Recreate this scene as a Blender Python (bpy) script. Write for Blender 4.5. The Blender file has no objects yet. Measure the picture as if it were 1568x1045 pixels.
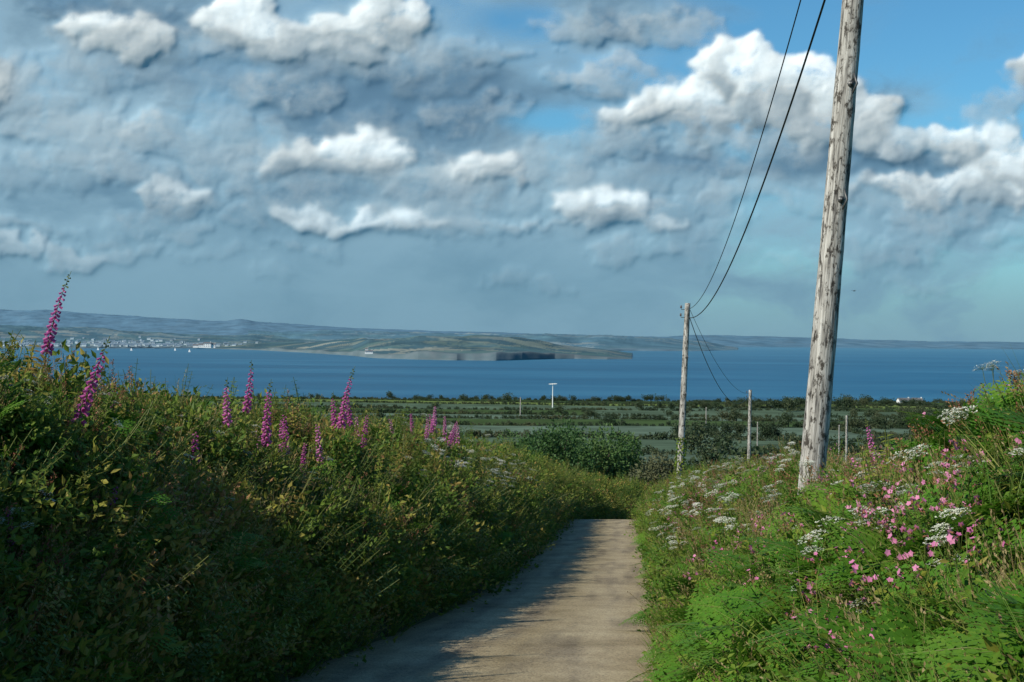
import bpy, math, random
import numpy as np
from mathutils import Vector, Matrix
random.seed(5); rng=np.random.default_rng(11)
scene=bpy.context.scene
R_E=6371000.0
# ------------------------------------------------------------------ helpers
def link(o): scene.collection.objects.link(o); return o
class MB:
    def __init__(s): s.v=[];s.f=[];s.m=[]
    def add(s,vs,fs,mat=0):
        b=len(s.v); s.v.extend([tuple(map(float,p)) for p in vs])
        for f in fs: s.f.append(tuple(i+b for i in f)); s.m.append(mat)
    def mesh(s,name,mats,smooth=False):
        me=bpy.data.meshes.new(name); me.from_pydata(s.v,[],s.f)
        for m in mats: me.materials.append(m)
        me.polygons.foreach_set('material_index',s.m)
        me.polygons.foreach_set('use_smooth',[smooth]*len(s.f)); me.update(); return me
    def obj(s,name,mats,smooth=False,linkit=True):
        o=bpy.data.objects.new(name,s.mesh(name,mats,smooth))
        if linkit: link(o)
        return o
def tube(mb,pts,rad,sides=6,mat=0,cap=True):
    pts=[Vector(p) for p in pts]; n=len(pts); vs=[];fs=[]
    for i,p in enumerate(pts):
        t=(pts[min(i+1,n-1)]-pts[max(i-1,0)]).normalized()
        a=Vector((1,0,0)) if abs(t.x)<.8 else Vector((0,1,0))
        u=t.cross(a).normalized(); w=t.cross(u)
        for k in range(sides):
            an=2*math.pi*k/sides; vs.append(p+(u*math.cos(an)+w*math.sin(an))*rad[i])
    for i in range(n-1):
        for k in range(sides):
            k2=(k+1)%sides; fs.append((i*sides+k,i*sides+k2,(i+1)*sides+k2,(i+1)*sides+k))
    if cap: fs.append(tuple(range(sides))[::-1]); fs.append(tuple((n-1)*sides+k for k in range(sides)))
    mb.add(vs,fs,mat)
def leaf(mb,p,d,l,w,mat=0,fold=.15,side=None):
    p=Vector(p); d=Vector(d).normalized()
    r=Vector((random.gauss(0,1),random.gauss(0,1),random.gauss(0,1))) if side is None else Vector(side)
    s=d.cross(r)
    if s.length<1e-4: s=d.cross(Vector((0.3,.2,1)))
    s.normalize(); n=s.cross(d)
    m=p+d*l*.45
    mb.add([p,m+s*w/2+n*w*fold,p+d*l,m-s*w/2+n*w*fold],[(0,1,2),(0,2,3)],mat)
_perm=np.random.default_rng(3).permutation(256); _perm=np.concatenate([_perm,_perm,_perm])
_ga=np.linspace(0,2*np.pi,256,endpoint=False); _gx=np.cos(_ga);_gy=np.sin(_ga)
def perlin(x,y):
    x=np.asarray(x,float);y=np.asarray(y,float)
    xi=np.floor(x).astype(int);yi=np.floor(y).astype(int);xf=x-xi;yf=y-yi;xi&=255;yi&=255
    u=xf*xf*xf*(xf*(xf*6-15)+10);v=yf*yf*yf*(yf*(yf*6-15)+10)
    def g(a,b,fx,fy):
        h=_perm[_perm[a]+b]; return _gx[h]*fx+_gy[h]*fy
    n00=g(xi,yi,xf,yf);n10=g(xi+1,yi,xf-1,yf);n01=g(xi,yi+1,xf,yf-1);n11=g(xi+1,yi+1,xf-1,yf-1)
    return ((n00*(1-u)+n10*u)*(1-v)+(n01*(1-u)+n11*u)*v)*1.4
def fbm(x,y,o=5,r=.5,off=0):
    s=0;a=1;t=0
    for i in range(o):
        s=s+a*perlin(x*2**i+off+17.3*i,y*2**i+off*1.7+9.1*i);t+=a;a*=r
    return s/t
def billow(x,y,o=4,r=.5,off=0):
    s=0;a=1;t=0
    for i in range(o):
        s=s+a*np.abs(perlin(x*2**i+off+17.3*i,y*2**i+off*1.7+9.1*i));t+=a;a*=r
    return s/t
def sstep(a,b,x):
    t=np.clip((x-a)/(b-a),0,1); return t*t*(3-2*t)
def grid_mesh(name,X,Y,Z,mat,cols=None,smooth=True,alpha=None):
    ny,nx=X.shape; V=np.stack([X,Y,Z],-1).reshape(-1,3).astype(np.float32)
    i=np.arange(ny*nx).reshape(ny,nx)
    F=np.stack([i[:-1,:-1],i[:-1,1:],i[1:,1:],i[1:,:-1]],-1).reshape(-1,4)
    if alpha is not None:
        af=alpha.ravel()[F].max(1)>.002; F=F[af]
    me=bpy.data.meshes.new(name); me.vertices.add(len(V)); me.vertices.foreach_set('co',V.ravel())
    me.loops.add(F.size); me.loops.foreach_set('vertex_index',F.ravel().astype(np.int32))
    me.polygons.add(len(F)); me.polygons.foreach_set('loop_start',np.arange(0,F.size,4,dtype=np.int32))
    me.polygons.foreach_set('loop_total',np.full(len(F),4,dtype=np.int32))
    me.polygons.foreach_set('use_smooth',np.full(len(F),smooth))
    me.update(calc_edges=True)
    if cols is not None:
        a=me.attributes.new('col','FLOAT_COLOR','POINT')
        c=np.ones((len(V),4),np.float32); c[:,:3]=cols.reshape(-1,3)
        if alpha is not None: c[:,3]=alpha.ravel()
        a.data.foreach_set('color',c.ravel())
    me.materials.append(mat); me.validate()
    return link(bpy.data.objects.new(name,me))
# ------------------------------------------------------------------ materials
def newmat(name):
    m=bpy.data.materials.new(name); m.use_nodes=True; nt=m.node_tree; nt.nodes.clear()
    return m,nt,nt.nodes,nt.links
def ramp(nt,stops):
    n=nt.nodes.new('ShaderNodeValToRGB'); e=n.color_ramp.elements
    while len(e)<len(stops): e.new(.5)
    for k,(p,c) in enumerate(stops): e[k].position=p; e[k].color=(*c,1)
    return n
def leafmat(name,stops,transl=.3,nscale=.7,rough=.55,wn=.5,g_=1.0):
    m,nt,N,L=newmat(name)
    stops=[(p,tuple(min(x*g_,.85) for x in c)) for p,c in stops]
    g=N.new('ShaderNodeNewGeometry'); oi=N.new('ShaderNodeObjectInfo')
    ns=N.new('ShaderNodeTexNoise'); ns.inputs['Scale'].default_value=nscale; ns.inputs['Detail'].default_value=2
    L.new(g.outputs['Position'],ns.inputs['Vector'])
    a=N.new('ShaderNodeMath');a.operation='MULTIPLY_ADD';a.inputs[1].default_value=3.0;a.inputs[2].default_value=-1.0
    L.new(ns.outputs['Fac'],a.inputs[0])
    mx=N.new('ShaderNodeMix'); mx.inputs[0].default_value=wn
    L.new(a.outputs[0],mx.inputs[2]);L.new(oi.outputs['Random'],mx.inputs[3])
    ri=N.new('ShaderNodeMath');ri.operation='MULTIPLY_ADD';ri.inputs[1].default_value=.25;ri.inputs[2].default_value=-.12
    L.new(g.outputs['Random Per Island'],ri.inputs[0])
    ad=N.new('ShaderNodeMath');ad.operation='ADD';ad.use_clamp=True
    L.new(mx.outputs[0],ad.inputs[0]);L.new(ri.outputs[0],ad.inputs[1])
    r=ramp(nt,stops); L.new(ad.outputs[0],r.inputs[0])
    p=N.new('ShaderNodeBsdfPrincipled');p.inputs['Roughness'].default_value=rough;p.inputs['Specular IOR Level'].default_value=.25
    t=N.new('ShaderNodeBsdfTranslucent'); ms=N.new('ShaderNodeMixShader'); ms.inputs[0].default_value=transl
    L.new(r.outputs[0],p.inputs['Base Color']);L.new(r.outputs[0],t.inputs['Color'])
    o=N.new('ShaderNodeOutputMaterial');L.new(p.outputs[0],ms.inputs[1]);L.new(t.outputs[0],ms.inputs[2]);L.new(ms.outputs[0],o.inputs[0])
    return m
def plain(name,col,rough=.6,metal=0,noise=0,nsc=5):
    m,nt,N,L=newmat(name); p=N.new('ShaderNodeBsdfPrincipled')
    p.inputs['Roughness'].default_value=rough;p.inputs['Metallic'].default_value=metal
    ns=N.new('ShaderNodeTexNoise');ns.inputs['Scale'].default_value=nsc
    g=N.new('ShaderNodeNewGeometry');L.new(g.outputs['Position'],ns.inputs['Vector'])
    c=np.array(col); r=ramp(nt,[(.3,tuple(c*(1-noise))),(.7,tuple(np.minimum(c*(1+noise),1)))])
    L.new(ns.outputs['Fac'],r.inputs[0]);L.new(r.outputs[0],p.inputs['Base Color'])
    o=N.new('ShaderNodeOutputMaterial');L.new(p.outputs[0],o.inputs[0]); return m
M={}
M['leafL']=leafmat('hedge_leaf',[(0,(.028,.062,.010)),(.3,(.055,.108,.016)),(.55,(.11,.158,.022)),(.76,(.22,.20,.04)),(1,(.26,.14,.055))],.36,.6,g_=1.4)
M['leafR']=leafmat('verge_leaf',[(0,(.04,.09,.012)),(.45,(.09,.17,.018)),(.78,(.20,.24,.03)),(1,(.30,.23,.06))],.36,.6,g_=1.2)
M['fern']=leafmat('fern_green',[(0,(.045,.13,.012)),(.5,(.085,.22,.018)),(1,(.16,.28,.03))],.38,.8,g_=1.05)
M['grass']=leafmat('grass_blade',[(0,(.06,.14,.02)),(.45,(.13,.20,.03)),(.8,(.24,.24,.06)),(1,(.34,.26,.12))],.38,.5,g_=1.2)
M['straw']=leafmat('dry_grass',[(0,(.22,.15,.07)),(.5,(.34,.26,.12)),(1,(.44,.36,.19))],.3,.5)
M['rust']=leafmat('rusty_seed',[(0,(.19,.06,.045)),(.5,(.32,.14,.08)),(1,(.38,.23,.10))],.2,.5)
M['stem']=leafmat('green_stem',[(0,(.07,.11,.02)),(1,(.15,.17,.04))],.1)
M['white']=leafmat('white_petals',[(0,(.68,.69,.56)),(1,(.82,.82,.74))],.3)
M['pink']=leafmat('campion_petal',[(0,(.6,.14,.36)),(1,(.8,.35,.52))],.3)
M['fox']=leafmat('foxglove_bell',[(0,(.40,.07,.27)),(.6,(.55,.14,.38)),(1,(.65,.26,.48))],.3)
M['tree']=leafmat('tree_leaf',[(0,(.025,.06,.018)),(.5,(.05,.105,.028)),(1,(.10,.15,.04))],.2,.5,g_=1.2)
M['treeL']=leafmat('willow_leaf',[(0,(.08,.09,.045)),(.5,(.12,.13,.065)),(1,(.16,.165,.08))],.2,.5)
M['bush']=leafmat('hedgerow_leaf',[(0,(.022,.040,.020)),(.5,(.038,.062,.026)),(1,(.085,.09,.042))],.1,.02)
M['bark']=plain('bark',(.09,.07,.05),.9,0,.4,8)
M['metal']=plain('galvanised_metal',(.12,.12,.12),.5,.6)
M['wire']=plain('cable_black',(.02,.02,.022),.6)
M['insul']=plain('insulator_ceramic',(.10,.05,.03),.3)
M['paint']=plain('white_paint',(.8,.8,.78),.6)
M['roof']=plain('slate_roof',(.12,.12,.13),.7,0,.2,1)
M['glass']=plain('window_dark',(.03,.035,.04),.2)
m,nt,N,L=newmat('bank_soil'); p=N.new('ShaderNodeBsdfPrincipled');p.inputs['Roughness'].default_value=.95
ns=N.new('ShaderNodeTexNoise');ns.inputs['Scale'].default_value=4;ns.inputs['Detail'].default_value=8
g=N.new('ShaderNodeNewGeometry');L.new(g.outputs['Position'],ns.inputs['Vector'])
r=ramp(nt,[(.3,(.018,.026,.008)),(.5,(.03,.048,.012)),(.7,(.055,.055,.022))]);L.new(ns.outputs['Fac'],r.inputs[0]);L.new(r.outputs[0],p.inputs['Base Color'])
o=N.new('ShaderNodeOutputMaterial');L.new(p.outputs[0],o.inputs[0]);M['soil']=m
# road
m,nt,N,L=newmat('worn_lane_surface'); p=N.new('ShaderNodeBsdfPrincipled');p.inputs['Roughness'].default_value=.9;p.inputs['Specular IOR Level'].default_value=.2
tc=N.new('ShaderNodeNewGeometry'); uv=N.new('ShaderNodeUVMap')
n1=N.new('ShaderNodeTexNoise');n1.inputs['Scale'].default_value=1.3;n1.inputs['Detail'].default_value=8;n1.inputs['Roughness'].default_value=.7
n2=N.new('ShaderNodeTexNoise');n2.inputs['Scale'].default_value=40;n2.inputs['Detail'].default_value=5;n2.inputs['Roughness'].default_value=.7
vo=N.new('ShaderNodeTexVoronoi');vo.inputs['Scale'].default_value=24
mp=N.new('ShaderNodeMapping');mp.inputs['Scale'].default_value=(8,.3,1)
n3=N.new('ShaderNodeTexNoise');n3.inputs['Scale'].default_value=1.0;n3.inputs['Detail'].default_value=5
for q in(n1,n2,vo): L.new(tc.outputs['Position'],q.inputs['Vector'])
L.new(uv.outputs[0],mp.inputs['Vector']); L.new(mp.outputs[0],n3.inputs['Vector'])
r1=ramp(nt,[(.3,(.23,.185,.115)),(.5,(.36,.295,.195)),(.72,(.46,.39,.265))]);L.new(n1.outputs['Fac'],r1.inputs[0])
r2=ramp(nt,[(.34,(.42,.42,.42)),(.5,(1,1,1)),(.72,(1.3,1.3,1.25))]);L.new(n2.outputs['Fac'],r2.inputs[0])
r3=ramp(nt,[(.36,(.68,.68,.72)),(.5,(1,1,1)),(1,(1.2,1.2,1.16))]);L.new(n3.outputs['Fac'],r3.inputs[0])
r4=ramp(nt,[(0,(1.7,1.65,1.5)),(.15,(1,1,1))]);L.new(vo.outputs['Distance'],r4.inputs[0])
def mul(a,b):
    x=N.new('ShaderNodeMix');x.data_type='RGBA';x.blend_type='MULTIPLY';x.inputs[0].default_value=1
    L.new(a,x.inputs[6]);L.new(b,x.inputs[7]);return x.outputs[2]
sx=N.new('ShaderNodeSeparateXYZ');L.new(uv.outputs[0],sx.inputs[0])
r5=ramp(nt,[(0,(.42,.42,.3)),(.07,(.85,.82,.74)),(.28,(1.06,1.06,1.06)),(.5,(.82,.80,.72)),(.72,(1.06,1.06,1.06)),(.92,(.96,.92,.84)),(1,(.5,.48,.34))]);L.new(sx.outputs[0],r5.inputs[0])
c=mul(mul(mul(mul(r1.outputs[0],r2.outputs[0]),r3.outputs[0]),r4.outputs[0]),r5.outputs[0]);L.new(c,p.inputs['Base Color'])
bp=N.new('ShaderNodeBump');bp.inputs['Strength'].default_value=.6;bp.inputs['Distance'].default_value=.02
L.new(n2.outputs['Fac'],bp.inputs['Height']);L.new(bp.outputs[0],p.inputs['Normal'])
o=N.new('ShaderNodeOutputMaterial');L.new(p.outputs[0],o.inputs[0]);M['road']=m
# pole wood
m,nt,N,L=newmat('weathered_pole_wood'); p=N.new('ShaderNodeBsdfPrincipled');p.inputs['Roughness'].default_value=.85
tc=N.new('ShaderNodeTexCoord')
def mapn(sc,scale,det=6,rough=.6):
    mp=N.new('ShaderNodeMapping');mp.inputs['Scale'].default_value=sc;L.new(tc.outputs['Object'],mp.inputs[0])
    n=N.new('ShaderNodeTexNoise');n.inputs['Scale'].default_value=scale;n.inputs['Detail'].default_value=det;n.inputs['Roughness'].default_value=rough
    L.new(mp.outputs[0],n.inputs['Vector']);return n
a=mapn((22,22,1.6),1.3); b=mapn((7,7,3.2),2.0,8,.75); d=mapn((60,60,2),1)
r1=ramp(nt,[(.36,(.07,.065,.06)),(.43,(.30,.28,.25)),(.56,(.5,.475,.43)),(.72,(.66,.635,.59))]);L.new(a.outputs['Fac'],r1.inputs[0])
r2=ramp(nt,[(.42,(.13,.115,.1)),(.49,(1,1,1))]);L.new(b.outputs['Fac'],r2.inputs[0])
r3=ramp(nt,[(.3,(.6,.6,.6)),(.6,(1.05,1.05,1.05))]);L.new(d.outputs['Fac'],r3.inputs[0])
c=mul(mul(r1.outputs[0],r2.outputs[0]),r3.outputs[0])
L.new(c,p.inputs['Base Color'])
bp=N.new('ShaderNodeBump');bp.inputs['Strength'].default_value=.7;bp.inputs['Distance'].default_value=.02
L.new(a.outputs['Fac'],bp.inputs['Height']);L.new(bp.outputs[0],p.inputs['Normal'])
o=N.new('ShaderNodeOutputMaterial');L.new(p.outputs[0],o.inputs[0]);M['wood']=m
def attrmat(name,nsc,lo,hi,alpha=False,aniso=(1,1,1)):
    m,nt,N,L=newmat(name); at=N.new('ShaderNodeAttribute');at.attribute_name='col'
    d=N.new('ShaderNodeBsdfDiffuse'); src=at.outputs['Color']
    if lo!=hi:
        g=N.new('ShaderNodeNewGeometry');mp=N.new('ShaderNodeMapping');mp.inputs['Scale'].default_value=aniso
        ns=N.new('ShaderNodeTexNoise');ns.inputs['Scale'].default_value=nsc;ns.inputs['Detail'].default_value=6
        L.new(g.outputs['Position'],mp.inputs[0]);L.new(mp.outputs[0],ns.inputs['Vector'])
        r=ramp(nt,[(.3,(lo,)*3),(.7,(hi,)*3)]);L.new(ns.outputs['Fac'],r.inputs[0])
        x=N.new('ShaderNodeMix');x.data_type='RGBA';x.blend_type='MULTIPLY';x.inputs[0].default_value=1
        L.new(at.outputs['Color'],x.inputs[6]);L.new(r.outputs[0],x.inputs[7]);src=x.outputs[2]
    L.new(src,d.inputs['Color'])
    o=N.new('ShaderNodeOutputMaterial')
    if alpha:
        t=N.new('ShaderNodeBsdfTransparent');ms=N.new('ShaderNodeMixShader')
        L.new(at.outputs['Alpha'],ms.inputs[0]);L.new(t.outputs[0],ms.inputs[1]);L.new(d.outputs[0],ms.inputs[2]);L.new(ms.outputs[0],o.inputs[0])
    else: L.new(d.outputs[0],o.inputs[0])
    return m
M['field']=attrmat('farmland',.05,.7,1.3)
M['far']=attrmat('distant_land',.004,.8,1.2)
M['cloud']=attrmat('cloud_vapour',1,1,1,True)
# sea
m,nt,N,L=newmat('sea_water'); p=N.new('ShaderNodeBsdfPrincipled');p.inputs['Roughness'].default_value=.45;p.inputs['Specular IOR Level'].default_value=.12
g=N.new('ShaderNodeNewGeometry')
mp=N.new('ShaderNodeMapping');mp.inputs['Scale'].default_value=(.0006,.0016,1);L.new(g.outputs['Position'],mp.inputs[0])
ns=N.new('ShaderNodeTexNoise');ns.inputs['Scale'].default_value=1.4;ns.inputs['Detail'].default_value=8;ns.inputs['Roughness'].default_value=.6;L.new(mp.outputs[0],ns.inputs['Vector'])
r=ramp(nt,[(.3,(.008,.075,.15)),(.5,(.012,.105,.20)),(.72,(.035,.165,.275))]);L.new(ns.outputs['Fac'],r.inputs[0])
cxyz=N.new('ShaderNodeSeparateXYZ');L.new(g.outputs['Position'],cxyz.inputs[0])
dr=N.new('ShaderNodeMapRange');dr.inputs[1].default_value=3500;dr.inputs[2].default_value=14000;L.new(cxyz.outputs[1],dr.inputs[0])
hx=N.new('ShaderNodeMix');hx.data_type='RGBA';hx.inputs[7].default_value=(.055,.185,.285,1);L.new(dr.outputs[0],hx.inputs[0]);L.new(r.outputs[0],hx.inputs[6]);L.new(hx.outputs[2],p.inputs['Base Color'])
wv=N.new('ShaderNodeTexNoise');wv.inputs['Scale'].default_value=.12;wv.inputs['Detail'].default_value=4;L.new(g.outputs['Position'],wv.inputs['Vector'])
bp=N.new('ShaderNodeBump');bp.inputs['Strength'].default_value=.5;bp.inputs['Distance'].default_value=1;L.new(wv.outputs['Fac'],bp.inputs['Height']);L.new(bp.outputs[0],p.inputs['Normal'])
o=N.new('ShaderNodeOutputMaterial');L.new(p.outputs[0],o.inputs[0]);M['sea']=m
# ------------------------------------------------------------------ terrain profile
GY=[-80,0,62,75,95,120,200,300,400,550,700,900,1200,1450,1540,1610,1700,2600]
GZ=[6.4,-1.75,-8.07,-9.75,-12.7,-15.4,-20.8,-26.3,-31,-37,-41.5,-48,-57.5,-67,-72,-96,-106,-130]
def G(y): return np.interp(y,GY,GZ)
ED=[-40,0,6,12.3,14.3,17.7,23,33,45,58,75,95,120,150]
EL=[-2.6,-2.65,-2.5,-1.95,-1.6,-.95,-.28,.50,1.3,2.1,4.0,8.0,16,28]
ER=[.6,.75,1.05,1.50,1.68,2.02,2.48,3.35,4.3,5.4,7.4,11.4,19,31]
yy=np.arange(-40,150,.5)
def sm(a): 
    k=np.ones(9)/9; return np.convolve(np.pad(a,4,'edge'),k,'valid')
SL=sm(np.interp(yy,ED,EL)); SR=sm(np.interp(yy,ED,ER))
def eL(y): return np.interp(y,yy,SL)
def eR(y): return np.interp(y,yy,SR)
ry=np.arange(-30,125,.5); nx=13
X=np.zeros((len(ry),nx));Yg=X.copy();Z=X.copy()
for k in range(nx):
    t=k/(nx-1); wob=0.06*perlin(ry*.8,ry*0+k*3.3) if k in(0,nx-1) else 0
    X[:,k]=eL(ry)-.12+(eR(ry)-eL(ry)+.24)*t+wob; Yg[:,k]=ry; Z[:,k]=G(ry)+.03*(1-(2*t-1)**2)+.008*perlin(ry*.7,ry*0+t*4)
road=grid_mesh('country_lane_road',X,Yg,Z,M['road'])
uvl=road.data.uv_layers.new(name='UVMap')
li=np.zeros(len(road.data.loops),np.int32);road.data.loops.foreach_get('vertex_index',li)
uvs=np.stack([(li%nx)/(nx-1),(li//nx)*.5],-1).astype(np.float32);uvl.data.foreach_set('uv',uvs.ravel())
# terrain
ty=np.concatenate([np.arange(-70,130,3),np.geomspace(130,2400,260)])
tx=np.sinh(np.linspace(-6.2,6.2,260))*6.0; 
TX,TY=np.meshgrid(tx,ty)
def terr(x,y): return G(y)-.3+sstep(120,500,y)*(2.0*fbm(x*.004,y*.004,3)+ .9*sstep(50,400,x)*2)
TZ=terr(TX,TY)
rows=[135,190,260,350,470,620,700,800,930,1080,1230,1390,1545]
def skew(x,y): return y+.10*x+14*np.sin(x*.006+y*.004)
pal={'grey':(.10,.145,.105),'grey2':(.08,.12,.08),'green':(.07,.12,.035),'bright':(.13,.175,.055),'yellow':(.27,.27,.12),'dark':(.038,.062,.028),'brown':(.10,.09,.055),'mid':(.055,.09,.036)}
colsb={}
prng=random.Random(4)
for i in range(len(rows)+1):
    xs=[-3000]; x=-900+prng.uniform(-60,60)
    while x<1200: xs.append(x); x+=prng.uniform(130,300)*(1+rows[min(i,len(rows)-1)]/900)
    colsb[i]=(np.array(xs),[prng.choice(['grey2','green','dark','mid','bright','grey2','mid','dark','brown']) for _ in xs])
def fieldcol(x,y):
    sy=skew(x,y); ri=np.searchsorted(rows,sy)
    C=np.zeros(x.shape+(3,))
    for i in range(len(rows)+1):
        m_=ri==i
        if not m_.any(): continue
        xs,ns_=colsb[i]; ci=np.searchsorted(xs,x[m_])-1
        P=[]
        for j,nm in enumerate(ns_):
            xc=xs[j]
            if i in(5,7) and xc<200: nm='grey'
            if i==6 and xc<200: nm='mid'
            if i in(2,3) and -400<xc<40: nm='grey'
            if i==4 and xc<100: nm='grey2'
            if i==11 and 40<xc<300: nm='yellow'
            P.append(pal[nm])
        P=np.array(P); C[m_]=P[np.clip(ci,0,len(P)-1)]
    return C
TC=fieldcol(TX,TY)
st=1+.10*np.sin((TX*.3+TY)*.35)*sstep(150,300,TY)+.35*fbm(TX*.02,TY*.01,3); TC=TC*st[...,None]
near=1-sstep(120,150,TY); TC=TC*(1-near[...,None])+np.array(pal['mid'])*near[...,None]
cliff=sstep(1545,1560,TY)[...,None]; TC=TC*(1-cliff)+np.array((.12,.09,.06))*cliff
grid_mesh('ground_terrain',TX,TY,TZ,M['field'],TC)
rr=np.concatenate([[1],np.geomspace(400,60000,120)]);aa=np.linspace(0,2*np.pi,361)
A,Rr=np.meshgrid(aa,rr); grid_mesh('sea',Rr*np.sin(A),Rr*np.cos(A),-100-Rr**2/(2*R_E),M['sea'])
# ------------------------------------------------------------------ banks
PL=np.array([(-.15,-.15),(0,.03),(.2,.35),(.5,.82),(.95,1.28),(1.5,1.72),(2.3,2.08),(3.4,2.15),(4.8,.8),(5.8,-.5)])
PR=np.array([(-.15,-.15),(0,.03),(.2,.25),(.5,.65),(.9,1.0),(1.5,1.28),(2.4,1.62),(3.2,1.7),(4.6,.6),(5.6,-.5)])
def arc(P): 
    s=np.r_[0,np.cumsum(np.hypot(*np.diff(P,axis=0).T))]; return s
AL,AR=arc(PL),arc(PR)
def bank(side,y,s):
    P,A=(PL,AL) if side<0 else (PR,AR)
    o=np.interp(s,A,P[:,0]); h=np.interp(s,A,P[:,1])
    e=eL(y) if side<0 else eR(y)-.15
    w=np.clip(h/1.5,0,1)
    hs=1+.10*perlin(y*.18,y*0+side*5.5)+.06*perlin(y*.6,y*0+side*9.5)
    if side>0: hs=hs*(1+.20*(1-sstep(7,13,y)))
    else: hs=hs*(1+.11*(1-sstep(10.5,13,y)))
    nr=w*(.40*fbm(y*.55+side*40,s*.6,2)+.42*billow(y*.9+side*20,s*.9,2)-.10)
    x=e+side*(o-nr*.7); z=G(y)+h*hs+nr
    return np.stack([x,y+0*x,z],-1)
for side in(-1,1):
    A=AL if side<0 else AR
    ys=np.arange(-25,145,.3); ss=np.linspace(0,A[-1],44); YY,SS=np.meshgrid(ys,ss,indexing='ij')
    P=bank(side,YY,SS); grid_mesh('hedge_bank',P[...,0],P[...,1],P[...,2],M['soil'])
# ------------------------------------------------------------------ scatter system
def gn_scatter(name,pts,rot,scl,idx,templates):
    col=bpy.data.collections.new(name+'_kinds')
    for t in templates: col.objects.link(t)
    me=bpy.data.meshes.new(name); me.vertices.add(len(pts)); me.vertices.foreach_set('co',np.asarray(pts,np.float32).ravel())
    a=me.attributes.new('rot','FLOAT_VECTOR','POINT');a.data.foreach_set('vector',np.asarray(rot,np.float32).ravel())
    a=me.attributes.new('scl','FLOAT','POINT');a.data.foreach_set('value',np.asarray(scl,np.float32))
    a=me.attributes.new('idx','INT','POINT');a.data.foreach_set('value',np.asarray(idx,np.int32))
    ob=link(bpy.data.objects.new(name,me))
    ng=bpy.data.node_groups.new(name,'GeometryNodeTree')
    ng.interface.new_socket('Geometry',in_out='INPUT',socket_type='NodeSocketGeometry')
    ng.interface.new_socket('Geometry',in_out='OUTPUT',socket_type='NodeSocketGeometry')
    N=ng.nodes;L=ng.links
    gi=N.new('NodeGroupInput');go=N.new('NodeGroupOutput');ip=N.new('GeometryNodeInstanceOnPoints')
    ci=N.new('GeometryNodeCollectionInfo');ci.inputs['Collection'].default_value=col
    ci.inputs['Separate Children'].default_value=True;ci.inputs['Reset Children'].default_value=True
    def na(nm,dt):
        n=N.new('GeometryNodeInputNamedAttribute');n.data_type=dt;n.inputs['Name'].default_value=nm
        return n.outputs['Attribute']
    L.new(gi.outputs[0],ip.inputs['Points']);L.new(ci.outputs[0],ip.inputs['Instance'])
    ip.inputs['Pick Instance'].default_value=True
    L.new(na('idx','INT'),ip.inputs['Instance Index']);L.new(na('rot','FLOAT_VECTOR'),ip.inputs['Rotation']);L.new(na('scl','FLOAT'),ip.inputs['Scale'])
    L.new(ip.outputs[0],go.inputs[0])
    md=ob.modifiers.new('scatter','NODES');md.node_group=ng
    return ob
def eul(n,yaw):
    n=n/np.linalg.norm(n,axis=-1,keepdims=True)
    th=np.arccos(np.clip(n[:,2],-1,1));ph=np.arctan2(n[:,1],n[:,0])
    c,s=np.cos,np.sin; y2=yaw-ph
    def Rz(a):
        R=np.zeros((len(a),3,3));R[:,0,0]=c(a);R[:,0,1]=-s(a);R[:,1,0]=s(a);R[:,1,1]=c(a);R[:,2,2]=1;return R
    Ry=np.zeros((len(th),3,3));Ry[:,0,0]=c(th);Ry[:,0,2]=s(th);Ry[:,1,1]=1;Ry[:,2,0]=-s(th);Ry[:,2,2]=c(th)
    R=Rz(ph)@Ry@Rz(y2)
    return np.stack([np.arctan2(R[:,2,1],R[:,2,2]),-np.arcsin(np.clip(R[:,2,0],-1,1)),np.arctan2(R[:,1,0],R[:,0,0])],-1)
def bank_scatter(name,side,n,templates,y0,y1,s0,s1,sc=(.7,1.2),upmix=.5,tilt=.2,grow=.0,mask=None,lift=-.03):
    t=rng.random(n); y=y0*(y1/y0)**t; s=s0+(s1-s0)*rng.random(n)
    P=bank(side,y,s); dy=bank(side,y+.1,s)-P; ds=bank(side,y,s+.1)-P
    nn=np.cross(dy,ds); nn/=np.linalg.norm(nn,axis=1,keepdims=True)+1e-9; nn*=np.sign(nn[:,2:3]+1e-6)
    d=nn*(1-upmix)+np.array([0,0,1])*upmix+rng.normal(0,tilt,(n,3))*np.array([1,1,.3]); d[:,2]=np.abs(d[:,2])+.05
    P=P+nn*lift
    k=np.ones(n,bool)
    if mask is not None: k=mask(P,s)>rng.random(n)
    if side>0: k&=~((np.abs(P[:,0]-.2035*P[:,1])<.24)&(P[:,1]>11.5)&(P[:,1]<17.3)&(rng.random(n)<.88))
    P=P[k];d=d[k];y=y[k]
    m_=len(P)
    return gn_scatter(name,P,eul(d,rng.random(m_)*6.283),rng.uniform(sc[0],sc[1],m_)*(1+grow*np.clip(y/60,0,1.6)),rng.integers(0,len(templates),m_),templates)
U=random.uniform
def T_shrub(name,mat,n=100,r=.28,ll=.055,lw=.032):
    mb=MB()
    for k in range(6):
        a=U(0,6.28);el=U(.3,1.4);d=Vector((math.cos(a)*math.cos(el),math.sin(a)*math.cos(el),math.sin(el)))
        L_=U(.6,1.15)*r*1.5; pts=[d*L_*t+Vector((0,0,-.25*L_*t*t*(1.2-el))) for t in(0,.5,1)]
        tube(mb,pts,[.005,.003,.0015],3,1,False)
        for j in range(n//6):
            t=U(.2,1.03); p=d*L_*t+Vector((0,0,-.25*L_*t*t*(1.2-el)))+Vector((U(-1,1),U(-1,1),U(-1,1)))*.05
            ld=(d*.6+Vector((random.gauss(0,.7),random.gauss(0,.7),random.gauss(.1,.5))))
            leaf(mb,p,ld,ll*U(.6,1.3),lw*U(.7,1.2),0,.2)
    return mb.obj(name,[mat,M['stem']],False,False)
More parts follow.
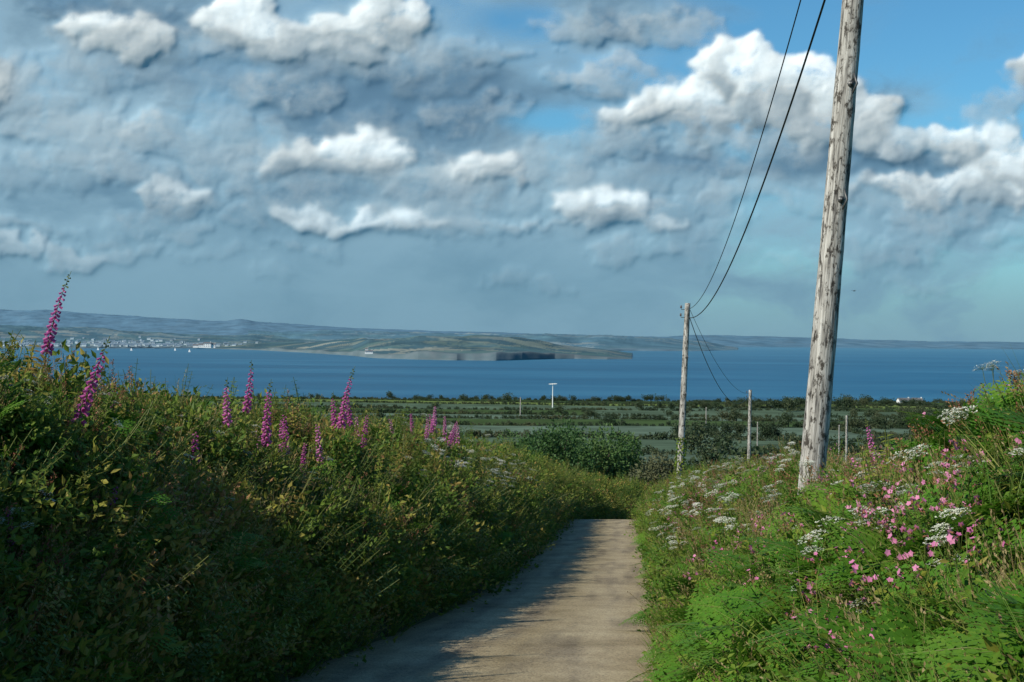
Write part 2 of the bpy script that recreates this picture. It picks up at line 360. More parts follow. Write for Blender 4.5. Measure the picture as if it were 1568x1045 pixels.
def T_grass(name,mat,n=34,h=.42,w=.008,spread=.09,seed=False,bend=.5):
    mb=MB()
    for k in range(n):
        a=U(0,6.28);b=Vector((math.cos(a),math.sin(a),0));r0=U(0,spread);hh=h*U(.5,1.15);bn=U(.1,bend)*hh
        sd=Vector((-b.y,b.x,0)); sd=(sd+b*U(-.6,.6)).normalized(); ww=w*U(.6,1.3); vs=[]
        S=4
        for i in range(S+1):
            t=i/S; p=b*(r0+bn*t*t)+Vector((0,0,hh*t-(bn*.35*t**3)))
            wi=ww*(1-t)**.7+.0006; vs+= [p-sd*wi/2,p+sd*wi/2]
        mb.add(vs,[(2*i,2*i+1,2*i+3,2*i+2) for i in range(S)],0)
        if seed and k%2==0:
            for q in range(9):
                t=1-q*.03; p=b*(r0+bn*t*t)+Vector((0,0,hh*t-(bn*.35*t**3)))
                leaf(mb,p,Vector((U(-.7,.7),U(-.7,.7),1)),.022,.009,1)
    return mb.obj(name,[mat,M['straw']],False,False)
def T_fern(name,nf=4,L_=.62,det=6):
    mb=MB()
    for f in range(nf):
        a=f*6.283/nf+U(-.5,.5); b=Vector((math.cos(a),math.sin(a),0)); sd=Vector((-b.y,b.x,0)); el=U(.7,1.25); Lf=L_*U(.75,1.15)
        def P(t): 
            return b*(Lf*(math.cos(el)*t+.35*t*t))+Vector((0,0,Lf*(math.sin(el)*t-.42*t*t)))
        tube(mb,[P(t) for t in(0,.25,.5,.75,1)],[.004,.0035,.003,.002,.001],4,1,False)
        NP=15
        for i in range(NP):
            t=.22+.78*i/NP; p=P(t); tg=(P(min(t+.03,1.03))-p).normalized()
            env=math.sin(min(1,(1-t)*1.25+.02)*math.pi*.5)*(.55+.45*min(1,(t-.2)/.15)); pl=.24*Lf/.62*env+.01
            up=sd.cross(tg).normalized()
            if up.z<0: up=-up
            for sg in(-1,1):
                dr=(sd*sg*.93+tg*.36-up*.12*U(.2,1.5)+Vector((0,0,U(-.08,.08)))).normalized()
                q2=dr.cross(up).normalized(); nd=max(3,int(det*env)+1)
                for j in range(nd):
                    tt=(j+.5)/nd; c=p+dr*pl*tt-up*.03*pl*tt*tt; wl=pl*.26*(1-tt)**.8+.006
                    for s2 in(-1,1):
                        leaf(mb,c,q2*s2+dr*.45,wl,pl/nd*.9,0,.05,side=up)
                leaf(mb,p+dr*pl*.92,dr,pl*.12,pl*.05,0,.05,side=up)
    return mb.obj(name,[M['fern'],M['stem']],False,False)
def T_umbel(name,h=.75,heads=4,hr=.06):
    mb=MB()
    tube(mb,[(0,0,0),(U(-.03,.03),U(-.03,.03),h*.5),(U(-.05,.05),U(-.05,.05),h*.72)],[.005,.004,.003],5,0,False)
    for k in range(heads):
        a=U(0,6.28);top=Vector((math.cos(a)*U(.03,.16),math.sin(a)*U(.03,.16),h*U(.82,1.05))) if k else Vector((0,0,h))
        base=Vector((0,0,h*.66)); tube(mb,[base,(base+top)/2+Vector((math.cos(a),math.sin(a),0))*.02,top-Vector((0,0,.04))],[.003,.0025,.002],4,0,False)
        R=hr*U(.7,1.2); c=top-Vector((0,0,.04))
        for i in range(17):
            rr_=R*math.sqrt((i+.5)/17);an=i*2.4; e=top+Vector((math.cos(an)*rr_,math.sin(an)*rr_,-.35*rr_*rr_/R+U(-.003,.003)))
            tube(mb,[c,e],[.001,.0008],3,0,False)
            for j in range(8):
                o_=Vector((U(-1,1),U(-1,1),U(-.2,.4)))*.011
                leaf(mb,e+o_,Vector((U(-1,1),U(-1,1),U(-.1,.3))),.010,.009,1,.0,side=(0,0,1))
    for i in range(7):
        z=U(.1,.6)*h;a=U(0,6.28)
        for j in range(8): leaf(mb,Vector((math.cos(a),math.sin(a),.3))*.03*j*.6+Vector((0,0,z)),Vector((math.cos(a+U(-1.3,1.3)),math.sin(a+U(-1.3,1.3)),.2)),.045,.014,2)
    return mb.obj(name,[M['stem'],M['white'],M['leafR']],False,False)
def T_campion(name,h=.55):
    mb=MB()
    for k in range(5):
        a=U(0,6.28);b=Vector((math.cos(a),math.sin(a),0)); hh=h*U(.6,1.1)
        tp=b*U(.05,.18)+Vector((0,0,hh)); tube(mb,[(0,0,0),tp*.5+b*.01,tp],[.003,.0025,.0015],4,0,False)
        for q in range(3):
            c=tp+Vector((U(-.04,.04),U(-.04,.04),U(-.05,.02))); nrm=Vector((U(-.8,.8),U(-1,.3),U(.0,.8))).normalized()
            s=nrm.cross(Vector((.3,.2,1))).normalized(); t=nrm.cross(s)
            tube(mb,[c-nrm*.018,c],[.004,.003],5,3,False)
            for i in range(5):
                an=i*1.2566; leaf(mb,c,s*math.cos(an)+t*math.sin(an)+nrm*.15,.015,.013,1,.0,side=nrm)
        for i in range(5):
            z=U(.15,.85); 
            for sg in(-1,1): leaf(mb,tp*z,Vector((math.cos(a+i)*sg,math.sin(a+i)*sg,.4)),.06,.022,2)
    return mb.obj(name,[M['stem'],M['pink'],M['leafR'],M['rust']],False,False)
def T_dock(name,mat,h=.6,leaves=True):
    mb=MB()
    for k in range(3):
        b=Vector((U(-.12,.12),U(-.12,.12),0)); hh=h*U(.7,1.15); tp=b*1.8+Vector((0,0,hh)); tube(mb,[b*.2,(b*.2+tp)/2,tp],[.004,.003,.0015],4,1,False)
        for j in range(60):
            t=U(.45,1); p=b*.2+(tp-b*.2)*t; a=U(0,6.28); r_=(1.05-t)*.06+.006
            leaf(mb,p+Vector((math.cos(a),math.sin(a),U(0,.6)))*r_*U(.2,1),Vector((math.cos(a),math.sin(a),1)),.018,.012,0)
        if leaves:
            for j in range(9): 
                a=U(0,6.28); leaf(mb,b*.2+(tp-b*.2)*U(.05,.5),Vector((math.cos(a),math.sin(a),.5)),.11*U(.6,1.2),.03,2)
    return mb.obj(name,[mat,M['stem'],M['leafL']],False,False)
def T_tallherb(name,mat,h=.6):
    mb=MB()
    for k in range(3):
        b=Vector((U(-.1,.1),U(-.1,.1),0)); tp=b*1.5+Vector((0,0,h*U(.7,1.2))); tube(mb,[b*.3,tp],[.004,.002],4,1,False)
        for j in range(13):
            t=.1+.9*j/13; p=b*.3+(tp-b*.3)*t; a=j*1.57
            for sg in(0,3.14): leaf(mb,p,Vector((math.cos(a+sg),math.sin(a+sg),.25-U(0,.4))),.075*(1.1-t*.6),.03*(1.1-t*.5),0,.15,side=(0,0,1))
    return mb.obj(name,[mat,M['stem']],False,False)
shL=[T_shrub('bramble_sprig',M['leafL']) for _ in range(2)]+[T_shrub('bramble_sprig_fine',M['leafL'],130,.28,.036,.02)]+[T_tallherb('nettle_stem',M['leafL'],.5)]
shR=[T_shrub('herb_sprig',M['leafR'],100,.25,.045,.024) for _ in range(3)]+[T_tallherb('herb_stem',M['leafR'],.5)]
gr=[T_grass('grass_tuft',M['grass']) for _ in range(2)]+[T_grass('grass_tuft_seed',M['grass'],24,.55,.006,.08,True,.35)]
gs=[T_grass('dry_grass_tuft',M['straw'],22,.55,.005,.10,True,.3)]
gl=[T_grass('long_grass_tuft',M['grass'],22,.75,.009,.06,False,.7)]
fn=[T_fern('bracken_frond') for _ in range(3)]
um=[T_umbel('cow_parsley',.7),T_umbel('cow_parsley_b',.6,5),T_umbel('cow_parsley_c',.8,3,.075)]
cp=[T_campion('red_campion') for _ in range(2)]
dk=[T_dock('dock_stem',M['rust']) for _ in range(2)]+[T_dock('sorrel_stem',M['straw'],.5)]
aL=AL[-1];aR=AR[-1]
pat=lambda f,o,b,c=1.8:(lambda P,s:np.clip(b+c*perlin(P[:,1]*f+o,P[:,0]*f*1.4+3),0,1))
bank_scatter('hedge_foliage',-1,10500,shL,5,135,.35,aL*.72,(.75,1.3),.35,.25,.9)
bank_scatter('hedge_grass',-1,4600,gr,5,130,.15,aL*.7,(.6,1.15),.6,.25,.5)
bank_scatter('hedge_dry_grass',-1,2600,gs,5,80,.8,aL*.7,(.6,1.0),.7,.25,.3,mask=pat(.35,20,.45))
bank_scatter('hedge_dock',-1,2600,dk,6,70,.8,aL*.7,(.6,1.05),.7,.2,.3,mask=pat(.3,50,.42))
bank_scatter('hedge_bracken',-1,2500,fn,6,100,.7,aL*.75,(.6,1.05),.55,.2,.4,mask=pat(.25,0,.5))
bank_scatter('hedge_cow_parsley',-1,130,um,7,24,1.4,3.0,(.5,.8),.8,.15)
bank_scatter('hedge_cow_parsley',-1,150,um,26,50,1.3,3.4,(.9,1.2),.8,.15)
bank_scatter('verge_foliage',1,8500,shR,2.2,130,.45,aR*.78,(.6,1.1),.4,.25,.9)
bank_scatter('verge_grass',1,3800,gr,2.2,120,.15,aR*.75,(.5,1.1),.6,.25,.5)
bank_scatter('verge_long_grass',1,220,gl,2.6,8,.4,aR*.6,(.6,1.0),.5,.3)
bank_scatter('verge_dry_grass',1,1500,gs,4,80,.9,aR*.75,(.6,1.0),.7,.2,.3,mask=pat(.35,7,.6))
bank_scatter('verge_bracken',1,1500,fn,2.4,12,.4,aR*.75,(.7,1.2),.45,.25,.0,mask=pat(.4,13,.7,1.4))
bank_scatter('verge_bracken',1,900,fn,9,60,.4,aR*.75,(.6,1.0),.5,.25,.4,mask=pat(.3,30,.45))
bank_scatter('verge_dock',1,1700,dk,5,70,1.0,aR*.75,(.6,1.0),.7,.2,.3,mask=pat(.3,44,.65))
bank_scatter('verge_cow_parsley',1,520,um,5,17,1.2,aR*.68,(.55,.95),.75,.18,0,mask=pat(.3,4,.35))
bank_scatter('verge_cow_parsley',1,330,um,17,42,.6,aR*.6,(.7,1.1),.75,.18,0,mask=pat(.2,9,.6))
bank_scatter('verge_campion',1,950,cp,5,30,1.0,aR*.72,(.65,1.05),.7,.2,0,mask=pat(.3,8,.5))
# ------------------------------------------------------------------ foxgloves
def fox_mesh(h,dens,bendx):
    mb=MB(); S=14
    def P(t): return Vector((bendx*t*t,0.02*math.sin(t*5),h*t))
    tube(mb,[P(i/S) for i in range(S+1)],[.008*(1-.75*i/S) for i in range(S+1)],6,0,True)
    n=int(46*dens)
    for k in range(n):
        t=.45+.53*k/n; p=P(t); a=k*2.4; sc=(1-.80*(k/n)**1.3)
        d=Vector((math.cos(a),math.sin(a)*.9-.2,-.55)).normalized()
        if k/n>.88: d.z=.2
        L_=.046*sc+.006; r0=.006*sc+.002;r1=.014*sc+.003; c0=p+Vector((d.x,d.y,0))*.008
        tube(mb,[c0,c0+d*L_*.3,c0+d*L_*.75,c0+d*L_],[r0,r1*.75,r1*.9,r1*1.15],7,1 if k/n<.84 else 0,False)
    for k in range(16):
        t=U(.02,.4);a=U(0,6.28); leaf(mb,P(t),Vector((math.cos(a),math.sin(a),.5)),.16*(1-t),.05*(1-t),2)
    return mb.mesh('foxglove',[M['stem'],M['fox'],M['leafL']],False)
fm=[fox_mesh(1.15,1,.15),fox_mesh(1.0,.8,-.12),fox_mesh(.9,.7,.08),fox_mesh(1.25,1.1,.25)]
def put(meshes,name,x,y,z,rz,s=1,tilt=0):
    o=link(bpy.data.objects.new(name,meshes)); o.location=(x,y,z);o.rotation_euler=(tilt*.4,tilt,rz);o.scale=(s,)*3;return o
def bankz(side,y,x):
    A=AL if side<0 else AR; ss=np.linspace(0,A[-1]*.75,200);P=bank(side,np.full(200,y),ss);k=np.argmin(abs(P[:,0]-x)+ (ss<.3)*.5);return P[k,2]
FX=[(-3.72,11.2,.85,3,0),(-3.2,10.2,.95,0,0),(-3.35,12.0,.8,1,0),
    (-2.93,14.6,1.0,2,.2),(-2.81,15.0,.9,1,.2),(-2.62,15.1,1.15,0,.2),(-2.60,16.0,1.0,2,.25),(-2.5,15.6,.9,1,.25),(-2.72,15.8,.9,2,.25),(-3.25,12.7,.85,2,.1),
    (-2.42,17.8,1.0,1,.25),(-2.27,18.6,1.15,3,.2),(-2.2,19.4,.9,2,.3),(-2.35,18.9,.9,2,.3),(-2.1,20.3,.9,1,.3),(-3.0,13.6,.9,2,.2),
    (-1.85,27,1.0,0,.3),(-1.7,27.8,1.0,1,.3),(-1.5,29,1.0,2,.35),(-1.45,30,1.05,3,.3),(-1.3,31,1.0,1,.35),(-1.55,28.4,.95,2,.4),(-1.35,29.4,1.0,0,.3),(-1.2,31.6,.95,2,.4),(-1.62,28.9,.9,1,.4),
    (-2.75,9.8,.6,1,.1),(-3.0,8.6,.55,2,.1),(-2.25,21,.8,2,.3),(-3.3,13.3,.7,1,.1),(-2.5,16.8,.8,0,.15),(-1.95,24,.85,1,.25),(-2.9,7.9,.6,2,.1),(-2.55,12.5,.55,1,.1)]
for x,y,s,k,dz in FX: put(fm[k],'foxglove',x,y,bankz(-1,y,x)-.03+dz,U(0,6.28) if k!=3 else U(-.3,.3),s*U(.9,1.1),U(-.14,.20))
for x,y,s,k in[(3.75,13.2,.85,1),(4.0,14.2,.8,2),(3.6,14,.8,0)]: put(fm[k],'foxglove',x,y,bankz(1,y,x)-.13,U(0,6),s*.9)
# ------------------------------------------------------------------ utility poles
def pole(x,y,z0,h,r,leanx,seed,ivy=False,hardware=True):
    mb=MB(); S=48; rn=random.Random(seed)
    sides=20;vs=[];fs=[]
    for i in range(S+1):
        t=i/S; rr_=r*(1.12-.3*t)
        for k in range(sides):
            a=6.283*k/sides; q=rr_*(1+.025*math.sin(3*a+t*4+seed)+.02*rn.uniform(-1,1)); vs.append((math.cos(a)*q,math.sin(a)*q,h*t))
    for i in range(S):
        for k in range(sides): fs.append((i*sides+k,i*sides+(k+1)%sides,(i+1)*sides+(k+1)%sides,(i+1)*sides+k))
    fs.append(tuple(S*sides+k for k in range(sides))); mb.add(vs,fs,0)
    if hardware:
        for zz in(h*.605,h*.765):
            rz=r*(1.12-.3*zz/h)
            tube(mb,[(.03,-rz-.045,zz),(.03,-rz+.02,zz)],[.018,.018],6,1); tube(mb,[(.03,-rz-.012,zz),(.03,-rz+.01,zz)],[.042,.042],8,1)
            tube(mb,[(.05,-rz-.03,zz-.12),(.09,-rz-.06,zz),(.05,-rz-.03,zz+.12)],[.012,.016,.012],5,1)
        for zz in(h-.25,h-.55):
            sx=-r; tube(mb,[(sx*.5,0,zz),(sx-.10,0,zz),(sx-.12,0,zz+.07)],[.012,.012,.012],6,1)
            tube(mb,[(sx-.12,0,zz+.05),(sx-.12,0,zz+.08),(sx-.12,0,zz+.10),(sx-.12,0,zz+.13),(sx-.12,0,zz+.15)],[.03,.04,.025,.038,.02],10,2)
    if ivy:
        for j in range(900):
            zz=h*rn.uniform(.0,.42); a=rn.uniform(0,6.28); wdt=r+.16*(1-zz/(h*.44)); 
            leaf(mb,(math.cos(a)*rn.uniform(r,wdt+.02),math.sin(a)*rn.uniform(r,wdt+.02),zz),(rn.uniform(-1,1),rn.uniform(-1,1),rn.uniform(-1,.6)),.10,.08,3)
    o=mb.obj('utility_pole',[M['wood'],M['metal'],M['insul'],M['leafR']],True); o.location=(x,y,z0); o.rotation_euler=(0,leanx,0); return o
P1=pole(3.46,17,-3.55,8.6,.148,math.radians(4.3),1)
P2=pole(6.35,54,-7.5,8.75,.125,math.radians(2.0),2,True)
P3=pole(16.7,100,-13.3,9.55,.13,math.radians(.6),3)
P4=pole(35.4,150,-17.8,9.6,.13,math.radians(0),4)
pole(60,260,-25,9,.14,0,5); pole(52,300,-27,9,.14,0,6,False,False);pole(4.5,700,-42,11,.3,0,7,False,False);pole(85,620,-40,9,.25,0,8,False,False)
bpy.context.view_layer.update()
def top(P,h,side=-.25): return P.matrix_world@Vector((side,0,h))
def wire(a,b,sag,r,seed=0):
    mb=MB(); pts=[]
    for i in range(41):
        t=i/40; p=a.lerp(b,t); p=p+Vector((0,0,-4*sag*t*(1-t))); pts.append(p)
    tube(mb,pts,[r]*41,5,0); return mb.obj('power_line_cable',[M['wire']],True)
wire(top(P1,8.2,-.2),top(P2,8.2,.1),1.15,.016); wire(top(P1,8.5,-.45),top(P2,8.55,.1),1.0,.010)
wire(top(P2,8.2,.1),top(P3,9.0,-.2),1.5,.015); wire(top(P2,8.5,.1),top(P3,9.3,-.2),.8,.009)
wire(top(P3,9.2,0),top(P4,9.2,0),.9,.012)
wire(top(P1,8.2,-.2),Vector((0.9,-22,9.0)),1.0,.016)
# ------------------------------------------------------------------ trees
def make_tree(name,x,y,z,h,w,mat,nl=5000,ls=.16,seed=0):
    rn=random.Random(seed); mb=MB(); tr=h*.035
    tube(mb,[(0,0,-.3),(rn.uniform(-.1,.1),0,h*.2),(rn.uniform(-.3,.3),rn.uniform(-.2,.2),h*.45)],[tr,tr*.8,tr*.5],8,1)
    cl=[]
    for i in range(16):
        a=rn.uniform(0,6.28);el=rn.uniform(.1,1.4); rr_=rn.uniform(.55,1)
        c=Vector((math.cos(a)*math.cos(el)*w*.5*rr_,math.sin(a)*math.cos(el)*w*.5*rr_,h*(.38+.5*math.sin(el)*rr_)))
        tube(mb,[(0,0,h*.3),c*.5+Vector((0,0,h*.2)),c],[tr*.4,tr*.25,tr*.1],5,1,False); cl.append((c,rn.uniform(.16,.27)*w))
    for j in range(nl):
        c,r_=rn.choice(cl); v=Vector((rn.gauss(0,1),rn.gauss(0,1),rn.gauss(0,.8))).normalized()*r_*rn.uniform(.55,1.08)
        leaf(mb,c+v,(v.x+rn.gauss(0,r_*.6),v.y+rn.gauss(0,r_*.6),v.z+rn.gauss(0,r_*.6)),ls*rn.uniform(.7,1.3),ls*.6,0)
    o=mb.obj(name,[mat,M['bark']],False);o.location=(x,y,z);return o
for i,(x,y,h,w,mt,nm) in enumerate([(3.5,112,7.8,6,'tree','sycamore_tree'),(7.2,116,7.8,6.5,'tree','sycamore_tree'),(.5,122,7.8,5.5,'tree','sycamore_tree'),(5,125,8.8,6,'tree','sycamore_tree'),(11.8,112,5.9,5,'treeL','willow_tree'),(-2.5,118,6.6,4.5,'treeL','willow_tree'),(-8,170,9,6,'tree','sycamore_tree'),(14,118,5,4,'tree','hawthorn_tree'),(1,96,5.2,4,'tree','hawthorn_tree'),(9.6,120,7.6,5,'tree','sycamore_tree')]):
    make_tree(nm,x,y,float(G(y))-.3,h,w,M[mt],4000,.28,i+3)
def T_bush(name,w,h,n,ls,trunk=False):
    mb=MB(); cl=[]
    for i in range(9): cl.append((Vector((U(-.5,.5)*w,U(-.4,.4)*w,h*U(.35,.75))),U(.22,.4)*min(w,h)))
    if trunk: tube(mb,[(0,0,-.5),(0,0,h*.6)],[.2,.12],6,0)
    for j in range(n):
        c,r_=random.choice(cl); v=Vector((random.gauss(0,1),random.gauss(0,1),random.gauss(0,1))).normalized()*r_*U(.6,1.1)
        leaf(mb,c+v,(random.gauss(0,1),random.gauss(0,1),random.gauss(0,1)),ls*U(.6,1.3),ls*.8,0)
    if not trunk:
        for j in range(n//3): leaf(mb,(U(-.6,.6)*w,U(-.4,.4)*w,U(-.3,.5)*h),(random.gauss(0,1),random.gauss(0,1),.6),ls*1.3,ls,0)
    return mb.obj(name,[M['bush']],False,False)
bt=[T_bush('bush_gorse',4,1.6,260,.45),T_bush('bush_hawthorn',3.5,2.1,260,.45),T_bush('round_tree',5,5.2,600,.5,True)]
pts=[];idx=[];sc=[]
prng=random.Random(9)
for i,rw in enumerate(rows):
    half=.42*rw+60; x=-half
    while x<half:
        y=rw-.10*x-14*math.sin(x*.006+rw*.004)
        cl_=.5+.5*math.sin(x*.021+i*2.1)+.4*math.sin(x*.073+i)
        pts.append((x,y+prng.uniform(-1,1),0)); idx.append(2 if prng.random()<(.02 if x<20 else .10)*max(0,cl_)*1.6 else prng.choice([0,1])); sc.append(prng.uniform(.55,1.15)*(1+.35*max(0,cl_))); x+=prng.uniform(1.8,3.4)*(1+rw/1500)
    xs=colsb[i][0]; y1=rows[i]; y0=rows[i-1] if i else 130
    for xc in xs:
        if abs(xc)<half:
            y=y0
            while y<y1:
                yy_=y-.10*xc-14*math.sin(xc*.006+y*.004); pts.append((xc+prng.uniform(-1,1),yy_,0)); idx.append(2 if prng.random()<.03 else prng.choice([0,1])); sc.append(prng.uniform(.6,1.1)); y+=prng.uniform(2.5,4)
for (cx,cy,rx,ryy,n) in[(64,215,20,14,50),(110,350,36,18,80),(190,600,60,20,80),(260,760,80,24,100),(360,1150,110,24,110),(75,480,20,8,25),(70,1380,60,8,40),(40,250,10,6,14),(-120,1480,160,10,60),(160,1000,60,12,50),(230,1180,50,8,50)]:
    for _ in range(n):
        a=prng.uniform(0,6.28);q=math.sqrt(prng.random()); pts.append((cx+rx*q*math.cos(a),cy+ryy*q*math.sin(a),0)); idx.append(prng.choice([0,1,2])); sc.append(prng.uniform(.8,1.35))
for (x,y) in[(-4,1180),(175,900),(196,1000),(205,1010),(230,1000),(240,1010),(250,1180),(290,1230),(238,1010),(300,1200)]: pts.append((x,y,0));idx.append(2);sc.append(1.8)
pts=np.array(pts);
keep=(pts[:,1]>135)&(pts[:,1]<1545)&~((pts[:,1]<170)&(abs(pts[:,0]-20)<18)); pts=pts[keep];idx=np.array(idx)[keep];sc=np.array(sc)[keep]
pts[:,2]=terr(pts[:,0],pts[:,1])-.15
gn_scatter('distant_hedgerows',pts,np.stack([0*sc,0*sc,rng.random(len(sc))*6.28],-1),sc,idx,bt)
# ------------------------------------------------------------------ houses / turbine / boats
def house(mb,x,y,z,w,d,h,rz,roofh=None):
    rh=roofh or d*.38; c,s=math.cos(rz),math.sin(rz)
    def T(p): return(x+p[0]*c-p[1]*s,y+p[0]*s+p[1]*c,z+p[2])
    a,b=w/2,d/2
    mb.add([T(p) for p in[(-a,-b,-2),(a,-b,-2),(a,b,-2),(-a,b,-2),(-a,-b,h),(a,-b,h),(a,b,h),(-a,b,h),(-a,0,h+rh),(a,0,h+rh)]],[(0,1,5,4),(1,2,6,9,5),(2,3,7,6),(3,0,4,8,7)],0)
    e=.05*w
    mb.add([T(p) for p in[(-a-e,-b-e,h-.1),(a+e,-b-e,h-.1),(a+e,0,h+rh+.15),(-a-e,0,h+rh+.15),(a+e,b+e,h-.1),(-a-e,b+e,h-.1)]],[(0,1,2,3),(3,2,4,5)],1)
    for k in range(4):
        for zz in([.3*h,.68*h] if h>4 else [.4*h]):
            xc=-a+w*(k+.5)/4; ww=w*.05; hh=h*.1
            mb.add([T(p) for p in[(xc-ww,-b-.05,zz-hh),(xc+ww,-b-.05,zz-hh),(xc+ww,-b-.05,zz+hh),(xc-ww,-b-.05,zz+hh)]],[(0,1,2,3)],2)
    mb.add([T(p) for p in[(a*.7,-.4,h+rh*.6),(a*.9,-.4,h+rh*.6),(a*.9,.4,h+rh*.6),(a*.7,.4,h+rh*.6),(a*.7,-.4,h+rh*1.35),(a*.9,-.4,h+rh*1.35),(a*.9,.4,h+rh*1.35),(a*.7,.4,h+rh*1.35)]],[(0,1,5,4),(1,2,6,5),(2,3,7,6),(3,0,4,7),(4,5,6,7)],0)
HM=[M['paint'],M['roof'],M['glass']]
for(x,y,w,rz)in[(345,1250,11,.2),(368,1290,9,-.3)]:
    mb=MB();house(mb,0,0,0,w,6,2.6,0);o=mb.obj('farmhouse',HM);o.location=(x,y,float(terr(np.array(x),np.array(y))));o.rotation_euler=(0,0,rz)
mb=MB();tube(mb,[(0,0,-1),(0,0,8),(0,0,16.5)],[.4,.32,.22],10,0);tube(mb,[(0,-1.0,16.6),(0,1.1,16.6)],[.3,.4],8,0)
for a in(.05,3.19):
    d=Vector((math.cos(a),0,math.sin(a)));u=Vector((-d.z,0,d.x));c=Vector((0,-1.1,16.6))
    mb.add([c+u*.2,c+d*1.2+u*.4,c+d*3+u*.15,c+d*3-u*.15,c+d*1.2-u*.35,c-u*.2],[(0,1,2,3,4,5)],0)
o=mb.obj('wind_turbine',[M['paint']]);o.location=(29,1000,float(terr(np.array(29.),np.array(1000.))))
# ------------------------------------------------------------------ far land
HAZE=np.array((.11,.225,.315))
def farland(name,us,dfront,depth,H,haze,k_cliff,seed,patch=(380,260),rough=1.0,hz=HAZE,cw=.035,wob=.03):
    ug=np.linspace(us[0],us[-1],900); df=np.interp(ug,us,dfront);Hh=np.interp(ug,us,H)
    k_=np.ones(15)/15; Hh=np.convolve(np.pad(Hh,7,'edge'),k_,'valid')
    df=df*(1+wob*fbm(ug*26,ug*0+seed,3,.5)); kk=np.r_[0,np.linspace(.003,.05,10),np.linspace(.065,1,60)]
    Ug,K=np.meshgrid(ug,kk); D=df[None]+K*depth; Xx=Ug*D
    cl_=k_cliff*(1+.7*fbm(Xx/300+seed,D/500,2,.5)*min(rough,1))
    prof=cl_*sstep(0,cw,K)**.7+(1-cl_)*sstep(.02,.6,K)-.75*sstep(.7,1,K)
    prof=np.clip(prof,0,1.2)
    n=fbm(Xx/900+seed,D/900,5,.55); h=Hh[None]*prof*(1+.5*rough*n)+11*rough*prof*fbm(Xx/150,D/150,4,off=seed)*np.minimum(Hh[None]/90,1.3)
    h=np.where(K==0,-6,h); Zz=-100-D**2/(2*R_E)+h
    cx=np.floor(Xx/patch[0]+.8*perlin(Xx/500,D/500));cy=np.floor(D/patch[1]+.8*perlin(Xx/400+9,D/400))
    r_=np.modf(np.abs(np.sin(cx*12.9898+cy*78.233+seed)*43758.5453))[0]
    pl=np.array([(.05,.08,.035),(.07,.10,.05),(.10,.12,.06),(.19,.175,.10),(.06,.085,.045),(.30,.26,.16),(.05,.08,.04),(.03,.055,.03),(.14,.13,.08),(.17,.17,.09)])
    C=pl[(r_*len(pl)).astype(int)%len(pl)]
    woods=sstep(-.06,.08,fbm(Xx/260+3,D/200,5,.6,off=seed))[...,None];C=C*(1-woods)+np.array((.022,.038,.026))*woods
    if cw<.1:
        lowc=sstep(.075,.03,K)[...,None]; rock=np.clip(.5+.5*fbm(Xx/45+seed,K*60,3,.55),0,1)[...,None]*lowc
        C=C*(1-.8*lowc)+np.array((.06,.075,.045))*.8*lowc; C=C*(1-rock)+np.array((.17,.14,.11))*rock
    C=C*(1-haze)+np.array(hz)*haze  # aerial haze painted into the land albedo, stronger for farther ridges
    return grid_mesh(name,Xx,D,Zz,M['far'],C)
def ux(p): return (p-784)/2178
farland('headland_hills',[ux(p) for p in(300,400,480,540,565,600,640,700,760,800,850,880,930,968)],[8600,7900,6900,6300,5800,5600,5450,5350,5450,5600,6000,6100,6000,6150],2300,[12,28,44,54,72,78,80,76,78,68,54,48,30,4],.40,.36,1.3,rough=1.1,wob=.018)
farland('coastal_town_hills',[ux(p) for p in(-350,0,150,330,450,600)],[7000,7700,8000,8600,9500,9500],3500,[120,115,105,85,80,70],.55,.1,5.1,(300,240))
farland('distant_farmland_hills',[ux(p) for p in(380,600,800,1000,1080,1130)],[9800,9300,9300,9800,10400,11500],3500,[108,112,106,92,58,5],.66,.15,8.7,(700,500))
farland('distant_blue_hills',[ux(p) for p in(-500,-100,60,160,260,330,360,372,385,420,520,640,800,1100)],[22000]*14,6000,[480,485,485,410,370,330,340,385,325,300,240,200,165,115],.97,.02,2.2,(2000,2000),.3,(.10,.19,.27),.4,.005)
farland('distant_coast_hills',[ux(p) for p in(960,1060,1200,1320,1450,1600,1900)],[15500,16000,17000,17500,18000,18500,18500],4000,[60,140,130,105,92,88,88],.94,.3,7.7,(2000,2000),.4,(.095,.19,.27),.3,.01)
def seaz(d): return -100-d*d/(2*R_E)
mb=MB();rn=random.Random(2)
for k in range(300):
    p=rn.gauss(180,120); p=max(5,min(p,470)); k_=abs(rn.gauss(0,.10))+.01; df=np.interp(ux(p),[ux(q) for q in(-350,0,150,330,450,600)],[7000,7700,8000,8600,9500,9500]); d=df+k_*3500
    h=110*(.1+.9*float(sstep(.01,.6,np.array(k_))))*.95
    house(mb,ux(p)*d,d,seaz(d)+h+1,rn.uniform(10,28),rn.uniform(8,14),rn.uniform(5,10),rn.uniform(-.4,.4))
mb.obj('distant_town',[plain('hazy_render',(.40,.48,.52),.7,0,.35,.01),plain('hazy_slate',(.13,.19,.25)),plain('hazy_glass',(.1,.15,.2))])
mb=MB()
for (p,d,w,h) in[(309,8000,32,14),(318,8000,40,22),(326,8010,30,16),(300,8050,30,10)]: house(mb,ux(p)*d,d,seaz(d)+12,w,20,h,.05)
mb.obj('seafront_buildings',HM)
mb=MB();house(mb,0,0,0,30,14,8,.15);house(mb,-9,2,4,12,12,12,.1);o=mb.obj('white_coastal_house',HM);o.location=(ux(565)*5640,5640,seaz(5640)+20)
